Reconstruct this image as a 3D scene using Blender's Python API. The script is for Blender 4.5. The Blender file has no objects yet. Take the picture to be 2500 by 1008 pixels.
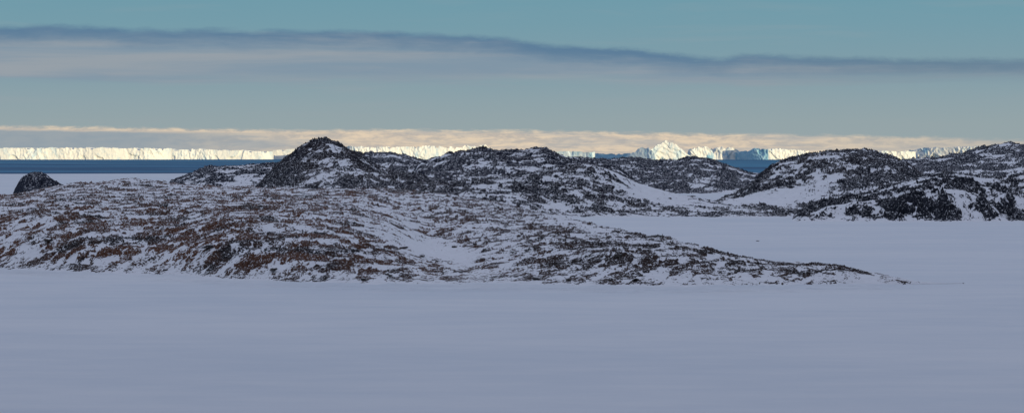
import bpy, math, random
import numpy as np
from mathutils import Vector

F=5880.0; HZ=376.0; CH=60.0
scene=bpy.context.scene
col=scene.collection

# ------------------------------------------------------------------ noise
def h2(ix,iy,s):
    n=(ix*374761393+iy*668265263+s*974711+12345)&0xffffffff
    n=((n^(n>>13))*1274126177)&0xffffffff
    n=((n^(n>>15))*1103515245)&0xffffffff
    n=n^(n>>16)
    return n.astype(np.float64)/4294967296.0
def gn(x,y,s):
    xf=np.floor(x); yf=np.floor(y)
    ix=xf.astype(np.int64); iy=yf.astype(np.int64)
    fx=x-xf; fy=y-yf
    u=fx*fx*fx*(fx*(fx*6-15)+10); v=fy*fy*fy*(fy*(fy*6-15)+10)
    def g(a,b):
        an=h2(ix+a,iy+b,s)*6.2831853
        return np.cos(an)*(fx-a)+np.sin(an)*(fy-b)
    a=g(0,0); b=g(1,0); c=g(0,1); d=g(1,1)
    a=a+(b-a)*u; c=c+(d-c)*u
    return (a+(c-a)*v)*1.5
def fbm(x,y,s,o=4,gain=.5):
    r=0; a=1; t=0
    for k in range(o):
        r=r+a*gn(x*2**k+17.3*k,y*2**k-9.1*k,s+k*31); t+=a; a*=gain
    return r/t*1.4
def ridged(x,y,s,o=3):
    r=0; a=1; t=0
    for k in range(o):
        r=r+a*(.55-2*np.abs(gn(x*2**k+7.3*k,y*2**k-3.1*k,s+k*31))); t+=a; a*=.5
    return r/t*1.4
def facets(x,y,s,tilt=1.7):
    ix=np.floor(x).astype(np.int64); iy=np.floor(y).astype(np.int64)
    best=np.full(x.shape,9.0); out=np.zeros(x.shape)
    for di in (-1,0,1):
        for dj in (-1,0,1):
            jx=ix+di; jy=iy+dj
            dx=x-(jx+h2(jx,jy,s)); dy=y-(jy+h2(jx,jy,s+1))
            d2=dx*dx+dy*dy
            m=d2<best
            hh=(h2(jx,jy,s+2)-.5)*1.4+tilt*(dx*(h2(jx,jy,s+3)-.5)*2+dy*(h2(jx,jy,s+4)-.5)*2)-.15*d2
            out=np.where(m,hh,out); best=np.where(m,d2,best)
    return out+.08
def sst(a,b,x):
    t=np.clip((x-a)/(b-a),0,1); return t*t*(3-2*t)

# ------------------------------------------------------------------ helpers
def setp(o,label=None,cat=None,group=None,kind=None):
    if label: o['label']=label
    if cat: o['category']=cat
    if group: o['group']=group
    if kind: o['kind']=kind
    return o
def mesh_obj(name,verts,quads,mat,parent=None,attrs=None,smooth=True):
    me=bpy.data.meshes.new(name)
    nv=len(verts); nf=len(quads)
    me.vertices.add(nv); me.vertices.foreach_set('co',np.ascontiguousarray(verts,dtype=np.float32).ravel())
    me.loops.add(nf*4); me.loops.foreach_set('vertex_index',np.ascontiguousarray(quads,dtype=np.int32).ravel())
    me.polygons.add(nf); me.polygons.foreach_set('loop_start',np.arange(0,nf*4,4,dtype=np.int32))
    me.polygons.foreach_set('use_smooth',np.full(nf,smooth,dtype=bool))
    me.update(calc_edges=True)
    if attrs:
        for k,v in attrs.items():
            a=me.attributes.new(k,'FLOAT','POINT'); a.data.foreach_set('value',np.ascontiguousarray(v,dtype=np.float32).ravel())
    me.materials.append(mat)
    o=bpy.data.objects.new(name,me); col.objects.link(o)
    if parent: o.parent=parent
    return o
def gridq(nr,nc):
    i=np.arange(nr-1)[:,None]*nc+np.arange(nc-1)[None,:]
    return np.stack([i,i+1,i+nc+1,i+nc],-1).reshape(-1,4)

# ------------------------------------------------------------------ node helpers
class NT:
    def __init__(s,tree): s.t=tree; s.n=tree.nodes; s.l=tree.links
    def new(s,t): return s.n.new(t)
    def put(s,sock,v):
        if isinstance(v,bpy.types.NodeSocket): s.l.new(v,sock)
        else: sock.default_value=v
    def m(s,op,a,b=0.0,c=None,clamp=False):
        n=s.n.new('ShaderNodeMath'); n.operation=op; n.use_clamp=clamp
        s.put(n.inputs[0],a); s.put(n.inputs[1],b)
        if c is not None: s.put(n.inputs[2],c)
        return n.outputs[0]
    def ss(s,a,b,x):
        n=s.n.new('ShaderNodeMapRange'); n.interpolation_type='SMOOTHSTEP'
        s.put(n.inputs['Value'],x); s.put(n.inputs['From Min'],a); s.put(n.inputs['From Max'],b)
        return n.outputs['Result']
    def mix(s,f,a,b,bt='MIX'):
        n=s.n.new('ShaderNodeMix'); n.data_type='RGBA'; n.blend_type=bt
        s.put(n.inputs[0],f)
        for q,v in ((6,a),(7,b)):
            if isinstance(v,tuple) and len(v)==3: v=v+(1,)
            s.put(n.inputs[q],v)
        return n.outputs[2]
    def noise(s,vec,scale,detail=3,rough=.5,dist=0):
        n=s.n.new('ShaderNodeTexNoise')
        s.put(n.inputs['Vector'],vec); n.inputs['Scale'].default_value=scale
        n.inputs['Detail'].default_value=detail; n.inputs['Roughness'].default_value=rough
        n.inputs['Distortion'].default_value=dist
        return n.outputs['Fac']
    def xyz(s,x,y,z=0.0):
        n=s.n.new('ShaderNodeCombineXYZ')
        s.put(n.inputs[0],x); s.put(n.inputs[1],y); s.put(n.inputs[2],z); return n.outputs[0]
    def ramp(s,f,stops,interp='LINEAR'):
        n=s.n.new('ShaderNodeValToRGB'); r=n.color_ramp; r.interpolation=interp
        while len(r.elements)<len(stops): r.elements.new(.5)
        for e,(p,c) in zip(r.elements,stops):
            e.position=p; e.color=(c,c,c,1) if not isinstance(c,tuple) else c+(1,)
        s.put(n.inputs[0],f); return n.outputs[0]
    def bump(s,h,strength,dist):
        n=s.n.new('ShaderNodeBump'); n.inputs['Strength'].default_value=strength; n.inputs['Distance'].default_value=dist
        s.put(n.inputs['Height'],h); return n.outputs[0]
def lin(r,g,b):
    f=lambda c:(c/255/12.92) if c<=10 else ((c/255+.055)/1.055)**2.4
    return (f(r),f(g),f(b))
def newmat(name):
    m=bpy.data.materials.new(name); m.use_nodes=True
    t=NT(m.node_tree); b=[n for n in t.n if n.type=='BSDF_PRINCIPLED'][0]
    return m,t,b
def attr(t,name):
    n=t.new('ShaderNodeAttribute'); n.attribute_name=name; return n.outputs['Fac']
def pos(t):
    return t.new('ShaderNodeNewGeometry').outputs['Position']

SNOW=(.81,.825,.865)
def hill_mat(name,det,dark,mid,brown):
    m,t,b=newmat(name)
    p=pos(t)
    n1=t.noise(p,1.3*det,4,.65)
    n2=t.noise(p,.3*det,4,.6)
    n3=t.noise(p,.04*det,3,.55)
    r=t.m('ADD',attr(t,'rock'),t.m('MULTIPLY',t.m('SUBTRACT',n1,.5),1.7))
    mask=t.ss(-.06,.16,r)
    rc=t.mix(t.ss(.38,.72,n2),dark,mid)
    br=t.m('MULTIPLY',attr(t,'tint'),t.ss(.32,.56,n3))
    rc=t.mix(br,rc,t.mix(t.ss(.35,.65,n1),brown,tuple(c*.35 for c in brown)))
    sn=t.mix(t.ss(.3,.7,n2),SNOW,tuple(c*.92 for c in SNOW))
    # drifted snow caught on the flat ledges of the rock
    g=t.new('ShaderNodeNewGeometry'); sx=t.new('ShaderNodeSeparateXYZ'); t.l.new(g.outputs['Normal'],sx.inputs[0])
    led=t.m('MULTIPLY',t.ss(.74,.95,sx.outputs[2]),t.ss(.53,.62,t.noise(p,1.0*det,3,.6)))
    mask=t.m('MULTIPLY',mask,t.m('SUBTRACT',1.0,t.m('MULTIPLY',led,.9)))
    t.put(b.inputs['Base Color'],t.mix(mask,sn,rc))
    b.inputs['Roughness'].default_value=.9; b.inputs['Specular IOR Level'].default_value=.12
    t.put(b.inputs['Normal'],t.bump(t.m('MULTIPLY',n1,t.m('ADD',t.m('MULTIPLY',mask,.9),.1)),.7,.6/det))
    return m
M_near=hill_mat('snowy_brown_rock',1.0,(.018,.017,.019),(.070,.061,.061),(.19,.092,.058))
M_mid=hill_mat('snowy_dark_rock',.6,(.010,.013,.021),(.036,.039,.052),(.10,.066,.054))
M_far=hill_mat('snowy_haze_blue_rock',.45,(.012,.016,.029),(.036,.043,.064),(.08,.058,.06))  # haze over distance is put into this rock colour as extra blue

# ------------------------------------------------------------------ hills
def poly(px,pts,sm):
    a=np.array(pts,float); v=np.interp(px,a[:,0],a[:,1])
    st=px[1]-px[0]; k=int(max(1,sm/st))
    if k>1:
        ker=np.hanning(2*k+3)[1:-1]; ker/=ker.sum(); pad=len(ker)//2
        v=np.convolve(np.pad(v,pad,mode='edge'),ker,'valid')
    return v
HF={}
def hill(name,rows,px0,px1,step,mat,seed,L,amp,cover,slopek=.42,tint=None,blobs=(),label='',sm=16,strike=.5,med=0.0,keep=None,envz=4.0,patch=.62,Lm=None):
    Lm=Lm or L
    px=np.arange(px0,px1+step,step); nc=len(px)
    D=[];Z=[];N=[]
    for d,pts,n in rows:
        dd=poly(px,d,40) if isinstance(d,list) else (np.full(nc,float(d)) if not callable(d) else d(px))
        if pts is None: z=np.full(nc,-4.0)
        elif isinstance(pts,(int,float)): z=np.full(nc,float(pts))
        else: z=np.maximum(CH-(poly(px,pts,sm)-HZ)/F*dd,-4.0)
        D.append(dd);Z.append(z);N.append(n)
    D=np.array(D);Z=np.array(Z); nr=len(rows)
    for k in range(1,nr): D[k]=np.maximum(D[k],D[k-1]+.5)
    h=np.diff(D,axis=0); de=np.diff(Z,axis=0)/h
    Mx=np.zeros_like(Z); Mx[0]=de[0]; Mx[-1]=de[-1]
    for k in range(1,nr-1):
        a,b=de[k-1],de[k]; ok=(a*b)>0
        Mx[k]=np.where(ok,2*a*b/np.where(ok,a+b,1),0)
    dl=[];zl=[];fl=[]
    for k in range(nr-1):
        n=N[k]; last=(k==nr-2)
        t=np.linspace(0,1,n+(1 if last else 0),endpoint=last)[:,None]
        t2=t*t;t3=t2*t
        zl.append((2*t3-3*t2+1)*Z[k]+(t3-2*t2+t)*h[k]*Mx[k]+(-2*t3+3*t2)*Z[k+1]+(t3-t2)*h[k]*Mx[k+1])
        dl.append(D[k]+t*h[k]); fl.append((k+t)+0*px)
    d=np.concatenate(dl); z=np.concatenate(zl); f=np.concatenate(fl)
    PX=np.broadcast_to(px,d.shape)
    x=(PX-1250)/F*d; y=d
    env=np.clip((z+.6)/envz,0,1)
    ca,sa=math.cos(strike),math.sin(strike)
    if med:
        e2=np.clip((z+.5)/9.0,0,1)
        rx,ry=(x*ca+y*sa)/1.5,(-x*sa+y*ca)
        z=z+med*e2*(.5*fbm(x/(Lm*14),y/(Lm*14),seed+5,3)+.8*ridged(rx/(Lm*11),ry/(Lm*11),seed+6,4))
    slope=np.abs(np.gradient(z,axis=0)/np.maximum(np.gradient(d,axis=0),1e-3))
    # fractured blocks in a rotated, warped frame; stretched up-slope so that joints and gullies read
    ys=y/1.9
    wx=x+L*.7*fbm(x/L*.6,ys/L*.6,seed+7,2); wy=ys+L*.7*fbm(x/L*.6+9,ys/L*.6-4,seed+8,2)
    a=(wx*ca+wy*sa)/(L*1.35); b=(-wx*sa+wy*ca)/L
    big=facets(a/3.2+5,b/3.2+2,seed+90)
    vary=.70+.6*sst(-.3,.4,fbm(x/(L*16),y/(L*16),seed+95,2))   # coarse crags here, fine rubble there
    n=.52*big*vary+.42*facets(a,b,seed)*vary+.40*facets(a*2.4+3,b*2.4+1,seed+20)+.28*facets(a*5.3,b*5.3,seed+40)+.24*fbm(x/(L*2.2),ys/(L*2.2),seed+60,4,.6)
    low=fbm((x*ca+y*sa)/(Lm*20),(-x*sa+y*ca)/(Lm*15),seed+70,4,.6)
    low2=fbm(a/4.2,b/3.4,seed+75,3)
    thr=cover-slopek*np.clip(slope*1.6-.2,-.2,1)+patch*low+.65*patch*low2
    for (bx,bf,rx,rf,s) in blobs:
        thr=thr+s*np.exp(-((PX-bx)/rx)**2-((f-bf)/rf)**2)
    thr=thr+.9*(1-sst(-.3,.8,z))
    diff=n-thr
    zz=z+env*amp*np.where(diff>0,.2*np.clip(thr,-.6,.8)+diff*1.0,.2*np.clip(thr,-.6,.8)+.10*np.maximum(diff,-1.2))
    rock=np.clip(diff*2.4,-1.5,1.5)
    tt=np.zeros_like(z) if tint is None else np.clip(tint(PX,f,z)+.3*low,0,1)
    v=np.stack([x,y,zz],-1).reshape(-1,3)
    o=mesh_obj(name,v,gridq(*d.shape),mat,attrs={'rock':rock,'tint':tt})
    setp(o,label,'hill' if 'hill' in name else 'island',kind='structure')
    if keep: HF[keep]=(px,d,zz)
    return o

def gd(py): return 352800.0/(py-HZ)
shore=[(-60,652),(0,655),(200,665),(420,672),(620,685),(900,693),(1100,694),(1300,692),(1500,698),(1800,698),(2000,696),(2200,693),(2320,691),(2370,690)]
ridge_d=[(-60,1900),(1000,1900),(1280,1750),(1500,1560),(1620,1420),(1700,1350),(1900,1260),(2040,1205),(2150,1172),(2290,1142),(2370,1134)]
def frac(f):
    def fn(px):
        a=gd(poly(px,shore,40)); b=poly(px,ridge_d,60); b=np.maximum(b,a+6)
        return a+(b-a)*f
    return fn
TIP=[(2250,687.5),(2300,690),(2335,692),(2360,700)]
r07=[(-60,588),(0,588),(200,594),(350,606),(450,598),(550,585),(650,598),(750,608),(850,628),(950,650),(1050,668),(1150,670),(1250,664),(1350,660),(1500,668),(1700,674),(1900,682),(2050,681),(2150,687)]+TIP
r2=[(-60,525),(0,528),(120,523),(200,530),(350,548),(450,550),(550,531),(650,538),(750,550),(850,570),(950,596),(1050,632),(1120,640),(1200,629),(1300,613),(1400,621),(1500,614),(1600,627),(1700,641),(1900,664),(2050,665),(2150,680)]+TIP
r45=[(-60,497),(0,497),(200,492),(400,500),(550,505),(700,510),(850,520),(950,545),(1050,592),(1150,592),(1250,582),(1350,578),(1450,592),(1550,602),(1640,606),(1700,618),(1800,633),(1900,650),(2040,655),(2150,675)]+TIP
r75=[(-60,489),(0,487),(200,468),(400,472),(700,478),(900,487),(1050,507),(1150,522),(1250,537),(1400,557),(1500,577),(1600,594),(1700,611),(1800,629),(1900,645),(2040,650),(2150,671)]+TIP
r1=[(-60,484),(0,480),(60,473),(110,459),(150,453),(240,448),(300,440),(320,438),(360,443),(420,451),(500,456),(700,460),(830,463),(930,463),(1000,468),(1100,477),(1180,489),(1280,512),(1340,522),(1400,536),(1500,560),(1560,574),(1600,581),(1630,583),(1660,594),(1700,603),(1750,617),(1800,630),(1900,640),(1960,643),(2040,646),(2100,657),(2150,669),(2200,680)]+TIP
hill('island',[(frac(-.02),-1.0,10),(frac(0),.05,120),(frac(.08),r07,150),(frac(.22),r2,160),(frac(.45),r45,150),(frac(.75),r75,120),(frac(1.0),r1,30),(frac(1.3),None,1)],
  -60,2355,1.5,M_near,11,2.1,1.1,.20,strike=.6,med=2.0,keep='near',envz=6.5,slopek=.32,patch=.52,Lm=2.8,
  tint=lambda P,f,z: np.clip((1500-P)/800,.12,1)*sst(.9,1.8,f)*1.0+.16,
  blobs=[(1075,3.4,125,.55,1.1),(1450,5.3,140,.5,.6),(560,5.6,180,.35,.35),(860,4.6,150,.3,.3),(1180,2.9,120,.4,.15),(1560,4.6,90,.35,.5),(300,4.9,150,.25,.25),(300,2.2,330,1.0,-.12),(600,2.4,220,.7,-.12),(1080,1.5,130,.6,-.15),(2250,3,170,9,.30),(1950,3,200,9,.10)],
  label='long low brown-rock island dusted with snow, nearest the camera on the sea ice')

hill('hill',[(2850,None,40),(2920,[(20,520),(36,490),(60,462),(96,456),(130,468),(190,505),(230,520)],60),(3000,[(15,505),(28,486),(38,464),(50,442),(64,430),(80,424),(98,423),(112,429),(128,441),(150,455),(185,475),(220,505)],50),(3150,None,1)],
  5,240,1.6,M_far,101,6,2.4,-.80,label='small black rock knoll poking up at the far left edge',sm=5,med=1.2)
hill('hill',[(2900,None,80),(3050,[(370,500),(420,462),(500,442),(600,436),(700,440),(840,500)],110),(3300,[(380,490),(415,446),(450,433),(480,420),(512,407),(550,406),(600,403),(650,401),(700,402),(760,420),(830,490)],30),(3700,None,1)],
  360,860,1.6,M_far,131,6,2.3,.0,label='low snowy shoulder running left from the foot of the pyramid hill',sm=8,med=2.5)
hill('hill',[(2330,None,80),(2600,[(560,525),(610,484),(650,450),(700,430),(740,420),(790,413),(830,412),(880,418),(930,432),(1000,443),(1100,457),(1200,482),(1270,520)],170),(2850,[(540,505),(590,482),(620,462),(645,438),(670,412),(700,386),(735,360),(758,347),(780,341),(804,346),(830,356),(860,368),(885,382),(910,401),(940,412),(1000,425),(1060,440),(1150,470),(1210,505)],40),(3200,None,1)],
  530,1280,1.5,M_mid,151,5.2,2.5,-.08,label='steep pyramid-shaped hill with a pointed snowy summit',sm=6,med=2.8,strike=.9,
  tint=lambda P,f,z:.2+0*P,blobs=[(820,2.75,36,.3,.4),(700,1.2,90,.35,-.35)])
hill('hill',[(3800,None,60),(4050,[(830,470),(880,405),(950,398),(1020,405),(1160,470)],80),(4300,[(840,465),(868,388),(890,379),(920,377),(955,374),(985,380),(1010,386),(1050,396),(1100,410),(1160,465)],20),(4700,None,1)],
  830,1170,1.8,M_far,171,8,3.0,.0,label='small rounded far hill just right of the pyramid hill',sm=8,med=3.4)
hill('hill',[(2780,None,70),(3150,[(950,490),(1020,432),(1100,416),(1200,408),(1300,412),(1400,418),(1500,440),(1610,490)],140),(3500,[(980,480),(1020,408),(1060,390),(1090,380),(1130,372),(1160,369),(1200,370),(1240,372),(1280,370),(1310,364),(1335,366),(1360,378),(1400,392),(1450,400),(1520,420),(1590,480)],30),(3900,None,1)],
  940,1620,1.6,M_far,191,6.5,2.9,.0,label='broad snow-streaked hill in the middle with two low crests',sm=6,med=5.4,tint=lambda P,f,z:.15+0*P)
hill('hill',[(3650,None,60),(4000,[(1390,470),(1440,412),(1550,416),(1700,410),(1780,424),(1850,440),(1930,475)],100),(4300,[(1330,465),(1365,384),(1400,382),(1440,387),(1500,391),(1560,388),(1600,392),(1650,393),(1700,388),(1730,391),(1760,402),(1800,414),(1830,424),(1880,432),(1930,462)],20),(4700,None,1)],
  1330,1940,1.8,M_far,211,8,3.0,-.14,label='long dark far ridge in front of the tilted iceberg',sm=8,med=4.5)
hill('hill',[(2285,[(880,560),(1990,560)],25),(2330,[(880,540),(1100,521),(1950,521),(1990,535)],50),(2450,[(880,535),(950,505),(1100,480),(1200,476),(1350,476),(1450,484),(1560,500),(1650,506),(1750,508),(1900,511),(1960,516),(1990,530)],140),(2700,[(890,515),(950,455),(1000,448),(1050,449),(1150,444),(1230,432),(1290,424),(1330,413),(1400,406),(1440,404),(1480,415),(1520,432),(1560,452),(1620,472),(1700,487),(1760,497),(1840,512)],40),(3000,None,1)],
  880,1990,1.5,M_mid,231,4.6,2.2,.08,label='rugged mid hill sloping right down to the frozen bay',sm=8,med=3.6,strike=-.3,
  tint=lambda P,f,z:.15+0*P,blobs=[(1620,2.7,110,.5,.9),(1740,2.3,160,.4,.7),(1560,2.6,50,.3,.5),(1800,1.2,200,.35,-.15)])
hill('hill',[(2400,None,60),(2700,[(1690,512),(1740,500),(1780,493),(1850,482),(1900,479),(1990,470),(2100,452),(2200,442),(2300,460),(2400,512)],150),(3100,[(1700,500),(1750,490),(1790,478),(1820,462),(1850,436),(1880,412),(1900,400),(1940,388),(1980,378),(2030,371),(2080,366),(2110,365),(2140,373),(2170,384),(2210,402),(2240,425),(2300,450),(2390,497)],40),(3500,None,1)],
  1690,2410,1.5,M_mid,251,5.6,2.8,-.08,label='large domed hill right of the snowy saddle',sm=6,med=5,strike=-.5,
  blobs=[(1850,.85,180,.34,1.6)],tint=lambda P,f,z:.12+0*P)
hill('hill',[(3100,None,60),(3700,[(2140,475),(2200,416),(2300,408),(2400,395),(2500,388),(2620,395)],120),(4200,[(2140,465),(2185,396),(2240,390),(2300,387),(2350,382),(2375,371),(2400,362),(2430,356),(2465,353),(2500,357),(2560,365),(2620,372)],20),(4700,None,1)],
  2140,2620,1.7,M_far,271,7.5,3.2,-.09,label='high far hill at the right edge of the view',sm=6,med=5)
hill('hill',[(2125,None,20),(2150,[(1920,545),(1960,538),(2180,538),(2620,538)],60),(2220,[(1920,542),(1955,524),(2000,512),(2100,502),(2200,478),(2250,470),(2350,468),(2450,480),(2620,475)],160),(2420,[(1920,530),(1955,515),(2000,500),(2060,488),(2110,478),(2160,462),(2210,445),(2260,434),(2320,428),(2380,430),(2440,436),(2500,432),(2620,440)],30),(2800,None,1)],
  1915,2620,1.4,M_mid,291,6,3.2,.10,label='dark cliffed crag at right rising straight from the frozen bay',sm=6,med=6,strike=1.2)

# ------------------------------------------------------------------ sea ice plain
def snow_mat(name):
    m,t,b=newmat(name); p=pos(t)
    sx=t.new('ShaderNodeSeparateXYZ'); t.l.new(p,sx.inputs[0])
    st=t.xyz(t.m('MULTIPLY',sx.outputs[0],.022),t.m('MULTIPLY',sx.outputs[1],.05))
    st2=t.xyz(t.m('MULTIPLY',sx.outputs[0],.0040),t.m('MULTIPLY',sx.outputs[1],.0080))
    a=t.noise(st,1,6,.65); c=t.noise(st2,1,5,.6); e=t.noise(p,.5,3,.6)
    f=t.m('ADD',t.m('MULTIPLY',a,.45),t.m('MULTIPLY',c,.55))
    t.put(b.inputs['Base Color'],t.mix(t.ss(.33,.67,f),(.665,.715,.775),(.765,.79,.825)))
    b.inputs['Roughness'].default_value=.8; b.inputs['Specular IOR Level'].default_value=.15
    hh=t.m('ADD',t.m('MULTIPLY',a,2.2),t.m('MULTIPLY',e,.25))
    t.put(b.inputs['Normal'],t.bump(hh,.4,.5))
    return m
M_ice=snow_mat('wind_packed_snow')
xs=np.linspace(-9000,9000,361); tt=np.linspace(0,1,300)
X,T=np.meshgrid(xs,tt)
edge=7300+420*fbm(X/1500,X*0+3.3,401,4)
Y=-6000+(edge+6000)*T
Zp=0*X+.25*fbm(X/160,Y/60,402,3)
o=mesh_obj('ground',np.stack([X,Y,Zp-.3],-1).reshape(-1,3),gridq(*X.shape),M_ice)
setp(o,'flat snow-covered sea ice spreading from the foreground to the open water','sea ice',kind='structure')
# tide-cracked ice foot along the island's near shore
px=np.arange(-60,2340,1.6); dsh=gd(poly(px,shore,40)); tq=np.linspace(-1,.12,90)[:,None]
dd=dsh+tq*75; xx=(px-1250)/F*dd
env=sst(-1,-.55,tq)*(1-.3*sst(-.1,.1,tq))*sst(-60,-20,px)*(1-sst(2150,2300,px))
rg=np.clip(.5-np.abs(gn(xx/55,dd/9,601))*2.2,-.2,1)+.35*ridged(xx/18,dd/5,602,3)+.25*fbm(xx/90,dd/30,603,2)
zz=-.62+env*(.55+1.2*rg)
o=mesh_obj('ice_foot',np.stack([xx,dd,zz],-1).reshape(-1,3),gridq(*dd.shape),M_ice)
setp(o,'low buckled snow-covered ice along the near shore of the brown island','shore ice',kind='structure')

# ------------------------------------------------------------------ sea
m,t,b=newmat('cold_sea_water'); p=pos(t)
sx=t.new('ShaderNodeSeparateXYZ'); t.l.new(p,sx.inputs[0])
n1=t.noise(t.xyz(t.m('MULTIPLY',sx.outputs[0],.00035),t.m('MULTIPLY',sx.outputs[1],.0011)),1,5,.6)
n2=t.noise(t.xyz(t.m('MULTIPLY',sx.outputs[0],.0012),t.m('MULTIPLY',sx.outputs[1],.0030),5.0),1,4,.6)
c=t.mix(t.ss(.38,.62,n1),(.012,.08,.18),(.05,.22,.38))
c=t.mix(t.m('MULTIPLY',t.ss(.56,.72,n2),.5),c,(.27,.44,.55))
t.put(b.inputs['Base Color'],c); b.inputs['Roughness'].default_value=.6; b.inputs['Specular IOR Level'].default_value=.05
xs=np.linspace(-60000,60000,41); ys=np.linspace(5000,90000,41); X,Y=np.meshgrid(xs,ys)
o=mesh_obj('sea',np.stack([X,Y,0*X-1.5],-1).reshape(-1,3),gridq(*X.shape),m)
setp(o,'deep blue open water beyond the sea ice','sea',kind='structure')

# ------------------------------------------------------------------ icebergs
def ice_mat(name,c0,c1,c2):
    m,t,b=newmat(name); p=pos(t)
    sx=t.new('ShaderNodeSeparateXYZ'); t.l.new(p,sx.inputs[0])
    n1=t.noise(t.xyz(t.m('MULTIPLY',sx.outputs[0],.016),t.m('MULTIPLY',sx.outputs[1],.016),t.m('MULTIPLY',sx.outputs[2],.008)),1,5,.65)
    n2=t.noise(p,.03,4,.6)
    n4=t.noise(t.xyz(t.m('MULTIPLY',sx.outputs[0],.0035),t.m('MULTIPLY',sx.outputs[1],.0035),t.m('MULTIPLY',sx.outputs[2],.004)),1,2,.5)
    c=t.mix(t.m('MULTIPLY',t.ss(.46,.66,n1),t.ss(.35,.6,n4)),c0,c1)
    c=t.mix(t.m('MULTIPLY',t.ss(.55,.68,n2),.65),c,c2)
    t.put(b.inputs['Base Color'],c); b.inputs['Roughness'].default_value=.6; b.inputs['Specular IOR Level'].default_value=.2
    t.put(b.inputs['Normal'],t.bump(n2,.5,9))
    return m
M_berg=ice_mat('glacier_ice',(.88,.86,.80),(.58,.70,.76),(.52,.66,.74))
M_shaded=ice_mat('shaded_blue_ice',(.30,.52,.66),(.18,.42,.60),(.60,.74,.80))  # shade on the bergs painted as a bluer base colour
M_pale=ice_mat('pale_shaded_ice',(.66,.76,.80),(.36,.56,.68),(.80,.82,.80))  # paler version of the shade blue, also painted into the ice colour
M_mixed=ice_mat('part_shaded_ice',(.86,.84,.79),(.20,.44,.62),(.28,.52,.68))  # lit cream ice with patches of shade blue painted in
def berg_mesh(name,px0,px1,d,pts,k=0.0,depth=350,seed=0,mat=None,jag=6,flute=6.5,parent=None,step=6.0,diag=0,origin=(0,0,0)):
    x0=(px0-1250)/F*d; x1=(px1-1250)/F*d; W=x1-x0
    nx=int(max(24,W/step)); tx=np.linspace(0,1,nx); xs=x0+W*tx; pxs=px0+(px1-px0)*tx
    a=np.array(pts,float); top=CH-(np.interp(pxs,a[:,0],a[:,1])-HZ)/F*d
    top=top+jag*gn(xs/22,xs*0+seed,seed)+jag*np.round(1.8*gn(xs/70,xs*0+seed+3,seed+1))+jag*1.1*gn(xs/210,xs*0+seed+3,seed+11)
    top=top-jag*3.0*sst(.36,.55,gn(xs/48,xs*0+seed+.5,seed+12))
    taper=np.clip(1-np.abs(2*tx-1)**10,0,1)**.5*.97+.03
    yc=d+(-k)*(xs-xs.mean())
    yf=yc-depth/2*taper; yb=yc+depth/2*taper
    nw,ncap,nb=18,7,5
    V=[]; u=xs
    am=.35+1.3*sst(-.25,.45,gn(u/330,u*0+2.5,seed+13))
    for j in range(nw):
        q=j/(nw-1); zz=-8+(top+8)*q
        dsp=flute*am*(np.abs(gn(u/75+zz/260,zz/130+seed,seed+2))*2-.6)+flute*.8*am*gn(u/24,zz/34,seed+3)+flute*4*gn(u/260,u*0+1.5,seed+4)
        cl=sst(.35,.5,gn(u/130,u*0+.5+zz*.006,seed+6)); dsp=dsp+flute*2.4*cl
        if diag:
            s=(u*.62+zz*1.0)/diag+.55*gn(u/120,zz/90,seed+15)+.2*gn(u/35,zz/35,seed+16); fr=s-np.floor(s)
            dsp=dsp+(10+9*gn(u/90,zz/90,seed+17))*np.where(fr<.72,fr/.72,(1-fr)/.28)
        lean=12*q
        V.append(np.stack([xs,yf+(dsp+lean)*np.minimum(taper*1.2,1),zz+0*xs],-1))
    yt=V[-1][:,1]
    for j in range(1,ncap):
        q=j/ncap
        V.append(np.stack([xs,yt+(yb-yt)*q,top+4*gn(xs/50,q*6+xs*0,seed+8)-6*q],-1))
    for j in range(nb):
        q=j/(nb-1)
        V.append(np.stack([xs,yb+8*gn(xs/40,q*2+xs*0,seed+9)*taper,(top-6)*(1-q)-8*q],-1))
    v=np.stack(V,0)-np.array(origin)
    return mesh_obj(name,v.reshape(-1,3),gridq(v.shape[0],nx)[:,::-1],mat or M_berg,parent,smooth=False)
G='icebergs along the horizon'
def berg(name,label,*a,**kw):
    o=berg_mesh(name,*a,**kw); setp(o,label,'iceberg',G); return o
berg('iceberg','very long flat-topped white iceberg wall at the far left',-150,418,26700,[(-150,362),(0,362),(150,361),(300,362),(418,363)],seed=1,depth=500,k=-.05)
berg('iceberg','slightly lower flat iceberg wall continuing right of the longest one',392,668,27400,[(392,364),(480,365),(560,367),(620,369),(668,370)],seed=2,depth=400)
berg('iceberg','flat white iceberg half hidden by the left flank of the pyramid hill',656,850,28000,[(656,370),(690,365),(760,363),(850,362)],seed=3,depth=400,k=-.05)
berg('iceberg','long flat-topped cream iceberg right of the pyramid summit',842,1132,26700,[(842,358),(900,359),(1000,359),(1060,357),(1132,361)],seed=4,depth=450,k=-.1)
berg('iceberg','small humped iceberg with two low bumps on top above the middle hills',1118,1202,27600,[(1118,366),(1135,356),(1150,358),(1170,355),(1187,353),(1202,365)],seed=5,depth=220,jag=5)
berg('iceberg','low pale iceberg behind the twin-crested middle hill',1192,1345,28200,[(1192,365),(1250,368),(1290,366),(1345,372)],seed=6,depth=260,k=.1,jag=4)
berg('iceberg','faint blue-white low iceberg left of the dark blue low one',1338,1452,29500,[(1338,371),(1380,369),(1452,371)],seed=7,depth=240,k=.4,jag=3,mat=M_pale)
berg('iceberg','lowest dark blue shaded iceberg just left of the tilted one',1440,1580,29800,[(1440,374),(1500,376),(1550,374),(1580,372)],seed=8,depth=220,k=1.1,flute=7,jag=4,mat=M_shaded)
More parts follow.
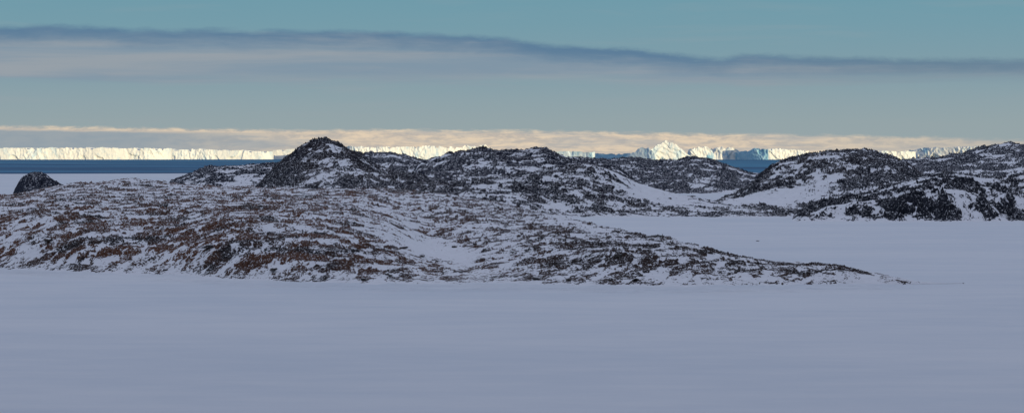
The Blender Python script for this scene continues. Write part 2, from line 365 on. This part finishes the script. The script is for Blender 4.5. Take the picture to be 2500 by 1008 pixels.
# tilted berg with its blocks
e=bpy.data.objects.new('tilted_iceberg',None); col.objects.link(e); e.location=((1620-1250)/F*25500,25500,0)
setp(e,'tall tilted iceberg with a slanting striped face and pointed peak','iceberg',G)
og=tuple(e.location)
berg_mesh('ice_slab',1564,1690,25400,[(1564,376),(1572,367),(1582,363),(1588,366),(1598,357),(1606,352),(1612,353),(1624,342),(1630,346),(1637,345),(1644,352),(1650,353),(1656,361),(1664,364),(1672,374),(1690,384)],k=-.1,depth=240,seed=21,parent=e,diag=62,jag=4,flute=4,step=3,origin=og)
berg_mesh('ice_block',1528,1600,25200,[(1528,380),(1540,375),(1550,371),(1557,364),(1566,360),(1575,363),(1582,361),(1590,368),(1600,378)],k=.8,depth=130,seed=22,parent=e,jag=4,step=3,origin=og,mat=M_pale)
berg_mesh('ice_spire',1612,1634,25560,[(1612,356),(1620,347),(1627,341),(1634,350)],k=.3,depth=60,seed=23,parent=e,jag=3,step=3,flute=4,origin=og)
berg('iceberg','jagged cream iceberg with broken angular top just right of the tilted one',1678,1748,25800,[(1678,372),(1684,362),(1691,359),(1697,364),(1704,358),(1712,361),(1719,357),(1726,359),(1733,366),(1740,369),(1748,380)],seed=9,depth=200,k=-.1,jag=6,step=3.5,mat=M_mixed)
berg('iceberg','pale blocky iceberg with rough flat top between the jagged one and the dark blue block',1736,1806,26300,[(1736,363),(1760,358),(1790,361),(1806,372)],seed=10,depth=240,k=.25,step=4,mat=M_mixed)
berg('iceberg','dark blue shaded ice block left of the long bright low iceberg',1798,1872,26000,[(1798,373),(1812,369),(1830,368),(1842,362),(1858,364),(1872,366)],seed=11,depth=200,k=.95,flute=9,jag=7,mat=M_shaded)
berg('iceberg','bright low iceberg behind the left flank of the domed hill',1862,2000,26300,[(1862,364),(1900,363),(1940,366),(2000,372)],seed=12,depth=260,k=-.2)
berg('iceberg','low cream iceberg behind the right flank of the domed hill',2085,2236,26800,[(2085,370),(2150,369),(2236,370)],seed=13,depth=280,k=-.1,jag=4)
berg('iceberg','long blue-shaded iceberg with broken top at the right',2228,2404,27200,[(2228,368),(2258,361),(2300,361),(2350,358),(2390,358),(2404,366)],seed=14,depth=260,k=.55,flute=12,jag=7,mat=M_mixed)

# ------------------------------------------------------------------ boulders
m,t,b=newmat('boulder_rock'); p=pos(t)
nn=t.noise(p,1.3,4,.6)
g=t.new('ShaderNodeNewGeometry'); sx=t.new('ShaderNodeSeparateXYZ'); t.l.new(g.outputs['Normal'],sx.inputs[0])
rc=t.mix(t.ss(.35,.65,nn),(.016,.016,.019),(.07,.06,.055))
t.put(b.inputs['Base Color'],t.mix(t.ss(.82,.95,t.m('ADD',sx.outputs[2],t.m('MULTIPLY',t.m('SUBTRACT',nn,.5),.5))),rc,SNOW))
b.inputs['Roughness'].default_value=.9
M_boul=m
import bmesh
def boulder_mesh(seed):
    bm=bmesh.new(); bmesh.ops.create_icosphere(bm,subdivisions=3,radius=1)
    rng=np.random.RandomState(seed)
    pl=[(Vector(rng.normal(size=3)).normalized(),rng.uniform(.55,.85)) for _ in range(11)]
    for v in bm.verts:
        for n,dd in pl:
            k=v.co.dot(n)-dd
            if k>0: v.co-=n*k
        v.co*=1+.06*rng.normal()*.5
        v.co.z*=.62
        if v.co.z<-.25: v.co.z=-.25
    me=bpy.data.meshes.new('boulder'); bm.to_mesh(me); bm.free(); me.materials.append(M_boul); return me
BM=[boulder_mesh(s) for s in (3,8,15,22)]
def height(key,px,py):
    P,d,zz=HF[key]; j=int(np.argmin(np.abs(P-px)))
    pyv=HZ+(CH-zz[:,j])/d[:,j]*F
    idx=np.where(pyv<=py)[0]
    i=int(idx[0]) if len(idx) else 0
    return (P[j]-1250)/F*d[i,j],d[i,j],zz[i,j]
rnd=random.Random(5)
spots=[(1553,683,2.0),(1388,684,1.6),(890,684,1.7),(1030,626,2.0),(1110,604,1.8),(985,606,2.2),(505,606,2.6),(120,590,2.6),(1510,626,2.4),(1160,596,1.6)]
for k in range(12):                       # loose blocks of mixed size strewn along the ragged shore
    px=rnd.uniform(60,1700); base=np.interp(px,[p[0] for p in shore],[p[1] for p in shore])
    spots.append((px,base-rnd.uniform(8,30),rnd.choice((1.1,1.4,1.6,2.0))))
for i,(px,py,s) in enumerate(spots):
    x,y,z=height('near',px,py)
    o=bpy.data.objects.new('boulder',BM[i%4]); col.objects.link(o)
    o.location=(x,y-.5*s,max(z,-.2)+.12*s); o.rotation_euler=(rnd.uniform(-.2,.2),rnd.uniform(-.2,.2),rnd.uniform(0,6.28))
    o.scale=(s*rnd.uniform(.9,1.5),s*rnd.uniform(.8,1.1),s*rnd.uniform(.6,1.0))
    setp(o,'dark snow-capped boulder lying in the snow of the near brown island','boulder','boulders on the near island')
o=bpy.data.objects.new('rock',BM[1]); col.objects.link(o)
dd=gd(588); o.location=((1850-1250)/F*dd,dd,0); o.scale=(1.5,.9,.6)
setp(o,'tiny lone dark rock out on the empty frozen bay','rock')

# ------------------------------------------------------------------ mountains added unseen behind the viewpoint so their shadow covers the near land
AZ=math.radians(135); EL=math.radians(4.0)
S=Vector((math.sin(AZ)*math.cos(EL),math.cos(AZ)*math.cos(EL),math.sin(EL)))
sxv,syv=math.sin(AZ),math.cos(AZ)
ss_=np.linspace(3500,10500,120); ts=np.linspace(-6000,9500,260)
TT,SS=np.meshgrid(ts,ss_)
Xm=sxv*SS-syv*TT; Ym=syv*SS+sxv*TT
prof=np.clip(1-np.abs(SS-7000)/3400,0,1)
endp=sst(-6000,-4500,TT)*(1-sst(8400,9500,TT))
Zm=endp*(prof**1.2*(1500+400*fbm(TT/2600,SS/4000,501,3))+prof*300*fbm(TT/900,SS/900,502,5))-6
rk=np.clip(-.3+1.2*fbm(TT/300,SS/300,503,4),-1.5,1.5)
o=mesh_obj('shade_mountains',np.stack([Xm,Ym,Zm],-1).reshape(-1,3),gridq(*Xm.shape),M_far,attrs={'rock':rk,'tint':rk*0})
setp(o,'snowy mountain range added out of view behind the viewpoint to shade the near land','shade_mountains',kind='structure')
# unseen rocky mountainside added at the viewpoint, built high to dim the near snow
xs=np.linspace(-2600,2600,200); ys=np.linspace(-1200,260,150); X,Y=np.meshgrid(xs,ys)
hz=np.interp(ys,[-1200,-520,-400,-230,-60,-12,8,60,140,260],[-5,650,800,680,150,59,56.5,40,18,-6])[:,None]
sh=1-sst(1500,2600,np.abs(X))
Zs=(hz+6)*sh-6+np.clip((-Y-60)/200,0,1)*25*fbm(X/120,Y/120,551,4)*sh
rk=np.clip(.5+1.2*fbm(X/30,Y/30,552,4),-1.5,1.5)
o=mesh_obj('shade_hillside',np.stack([X,Y,Zs],-1).reshape(-1,3),gridq(*X.shape),M_mid,attrs={'rock':rk,'tint':rk*0})
setp(o,'steep rocky mountainside added out of view at the viewpoint to dim the near snow','shade_hillside',kind='structure')

# ------------------------------------------------------------------ world
w=bpy.data.worlds.new('World'); scene.world=w; w.use_nodes=True
t=NT(w.node_tree); t.n.clear()
tc=t.new('ShaderNodeTexCoord'); sx=t.new('ShaderNodeSeparateXYZ'); t.l.new(tc.outputs['Generated'],sx.inputs[0])
A=t.m('ARCTAN2',sx.outputs[0],sx.outputs[1]); E=t.m('ARCSINE',sx.outputs[2])
U=t.m('MULTIPLY_ADD',A,F,1250.0); P=t.m('MULTIPLY_ADD',E,-F,HZ)
un=t.m('MULTIPLY_ADD',U,1/3000.,250/3000.,clamp=True)
def curve(pts,sc):
    return t.m('MULTIPLY',t.ramp(un,[((p+250)/3000.,v/sc) for p,v in pts]),sc)
base=t.ramp(t.m('DIVIDE',P,400.,clamp=True),[(0,lin(112,155,170)),(.15,lin(117,156,170)),(.35,lin(126,157,169)),(.5,lin(134,159,169)),(.62,lin(142,162,169)),(.75,lin(148,164,168)),(.95,lin(152,165,168))])
nw=t.noise(t.xyz(t.m('DIVIDE',U,80.),t.m('DIVIDE',P,24.)),1,6,.64,.2)
nl=t.noise(t.xyz(t.m('DIVIDE',U,520.),t.m('DIVIDE',P,38.),3.0),1,5,.6,.4)
nm=t.noise(t.xyz(t.m('DIVIDE',U,900.),t.m('DIVIDE',P,50.),7.0),1,4,.55,.3)
nf=t.noise(t.xyz(t.m('DIVIDE',U,170.),t.m('DIVIDE',P,26.),14.0),1,5,.6,.4)
e1=curve([(-250,78),(0,72),(150,66),(230,68),(310,74),(420,75),(520,72),(620,77),(800,75),(950,78),(1150,86),(1240,94),(1350,111),(1450,116),(1540,119),(1620,129),(1700,139),(1760,144),(1810,133),(1900,136),(2050,141),(2200,146),(2350,147),(2500,149),(2750,155)],200.)
D=t.m('SUBTRACT',t.m('ADD',P,t.m('MULTIPLY',t.m('SUBTRACT',nw,.5),22.)),e1)
m1=t.ss(-6.,t.m('MULTIPLY_ADD',nl,26.,0.),D)
low=t.m('ADD',t.m('MULTIPLY',t.m('SUBTRACT',nl,.5),70.),207.)
fade=t.m('SUBTRACT',1.0,t.ss(t.m('SUBTRACT',low,30.),t.m('ADD',low,14.),P))
thick=curve([(-250,42),(600,42),(1300,44),(1800,46),(2500,50),(2750,50)],100.)
dk=t.ss(.1,1.4,t.m('DIVIDE',t.m('ADD',D,t.m('ADD',t.m('MULTIPLY',t.m('SUBTRACT',nl,.5),36.),t.m('MULTIPLY',t.m('SUBTRACT',nf,.5),18.))),thick))
right=t.ss(1500.,2400.,U)
edgec=t.mix(right,lin(91,123,152),lin(101,128,150))
cc=t.mix(dk,edgec,t.mix(t.ss(.35,.66,nm),lin(129,149,166),lin(152,160,168)))
cc=t.mix(t.m('MULTIPLY',t.ss(.5,.7,nf),.14),cc,lin(152,158,166))
cc=t.mix(t.m('MULTIPLY',right,t.m('MULTIPLY',dk,.6)),cc,lin(116,139,156))
sky=t.mix(t.m('MULTIPLY',m1,t.m('MULTIPLY',fade,.93)),base,cc)
sky=t.mix(t.m('MULTIPLY',t.ss(.5,.75,nl),.13),sky,lin(158,163,168))
# sunlit cloud bank low over the ice
e2=curve([(-250,306),(0,307),(200,311),(400,313),(700,317),(900,316),(1300,319),(1700,326),(2000,330),(2300,337),(2500,343),(2750,350)],400.)
nc1=t.noise(t.xyz(t.m('DIVIDE',U,60.),t.m('DIVIDE',P,14.),2.0),1,6,.66,.3)
nc2=t.noise(t.xyz(t.m('DIVIDE',U,260.),t.m('DIVIDE',P,20.),11.0),1,5,.6,.3)
D2=t.m('SUBTRACT',t.m('ADD',P,t.m('MULTIPLY',t.m('SUBTRACT',nc1,.5),20.)),e2)
m2=t.ss(-4.,8.,D2)
leftg=t.m('MULTIPLY',t.m('SUBTRACT',1.0,t.ss(300.,900.,U)),t.ss(6.,15.,D2))
cream=t.mix(t.ss(.34,.64,nc1),lin(188,179,170),lin(230,209,182))
cream=t.mix(t.m('MULTIPLY',t.ss(.48,.68,nc2),.6),cream,lin(164,169,173))
cream=t.mix(t.m('MULTIPLY',leftg,.88),cream,lin(140,156,168))
cream=t.mix(t.m('MULTIPLY',t.ss(1700.,2450.,U),.55),cream,lin(164,168,168))
sky=t.mix(t.m('MULTIPLY',m2,.92),sky,cream)
ns=t.new('ShaderNodeTexSky'); ns.sky_type='NISHITA'; ns.sun_disc=False; ns.sun_elevation=EL; ns.sun_rotation=AZ
ns.air_density=1.0; ns.dust_density=.6; ns.ozone_density=1.5
bg1=t.new('ShaderNodeBackground'); t.put(bg1.inputs[0],ns.outputs[0]); bg1.inputs[1].default_value=.15
# lavender cloud deck added overhead, out of view, to brighten the shaded snow
dk=t.noise(tc.outputs['Generated'],2.2,4,.55)
bgd=t.new('ShaderNodeBackground'); t.put(bgd.inputs[0],(.445,.485,.625,1)); bgd.inputs[1].default_value=1.0
mo=t.new('ShaderNodeMixShader'); t.put(mo.inputs[0],t.m('MULTIPLY_ADD',t.ss(.3,.7,dk),.3,.65)); t.l.new(bg1.outputs[0],mo.inputs[1]); t.l.new(bgd.outputs[0],mo.inputs[2])
bg2=t.new('ShaderNodeBackground'); t.put(bg2.inputs[0],sky); bg2.inputs[1].default_value=1.0
mx=t.new('ShaderNodeMixShader'); t.put(mx.inputs[0],t.ss(.075,.30,E)); t.l.new(bg2.outputs[0],mx.inputs[1]); t.l.new(mo.outputs[0],mx.inputs[2])
out=t.new('ShaderNodeOutputWorld'); t.l.new(mx.outputs[0],out.inputs[0])

# ------------------------------------------------------------------ sun, camera
sl=bpy.data.lights.new('sun','SUN'); sl.energy=3.7; sl.angle=math.radians(.5); sl.color=(1,.84,.52)
so=bpy.data.objects.new('sun',sl); col.objects.link(so); so.rotation_euler=(-S).to_track_quat('-Z','Y').to_euler()
so.location=S*3000
cd=bpy.data.cameras.new('camera'); cd.sensor_width=36; cd.lens=F/2500*36; cd.shift_y=-(504-HZ)/2500
cd.clip_start=1; cd.clip_end=250000
co=bpy.data.objects.new('camera',cd); col.objects.link(co); co.location=(0,0,CH); co.rotation_euler=(math.pi/2,0,0)
scene.camera=co
scene.view_settings.view_transform='Standard'; scene.view_settings.look='None'; scene.view_settings.exposure=0
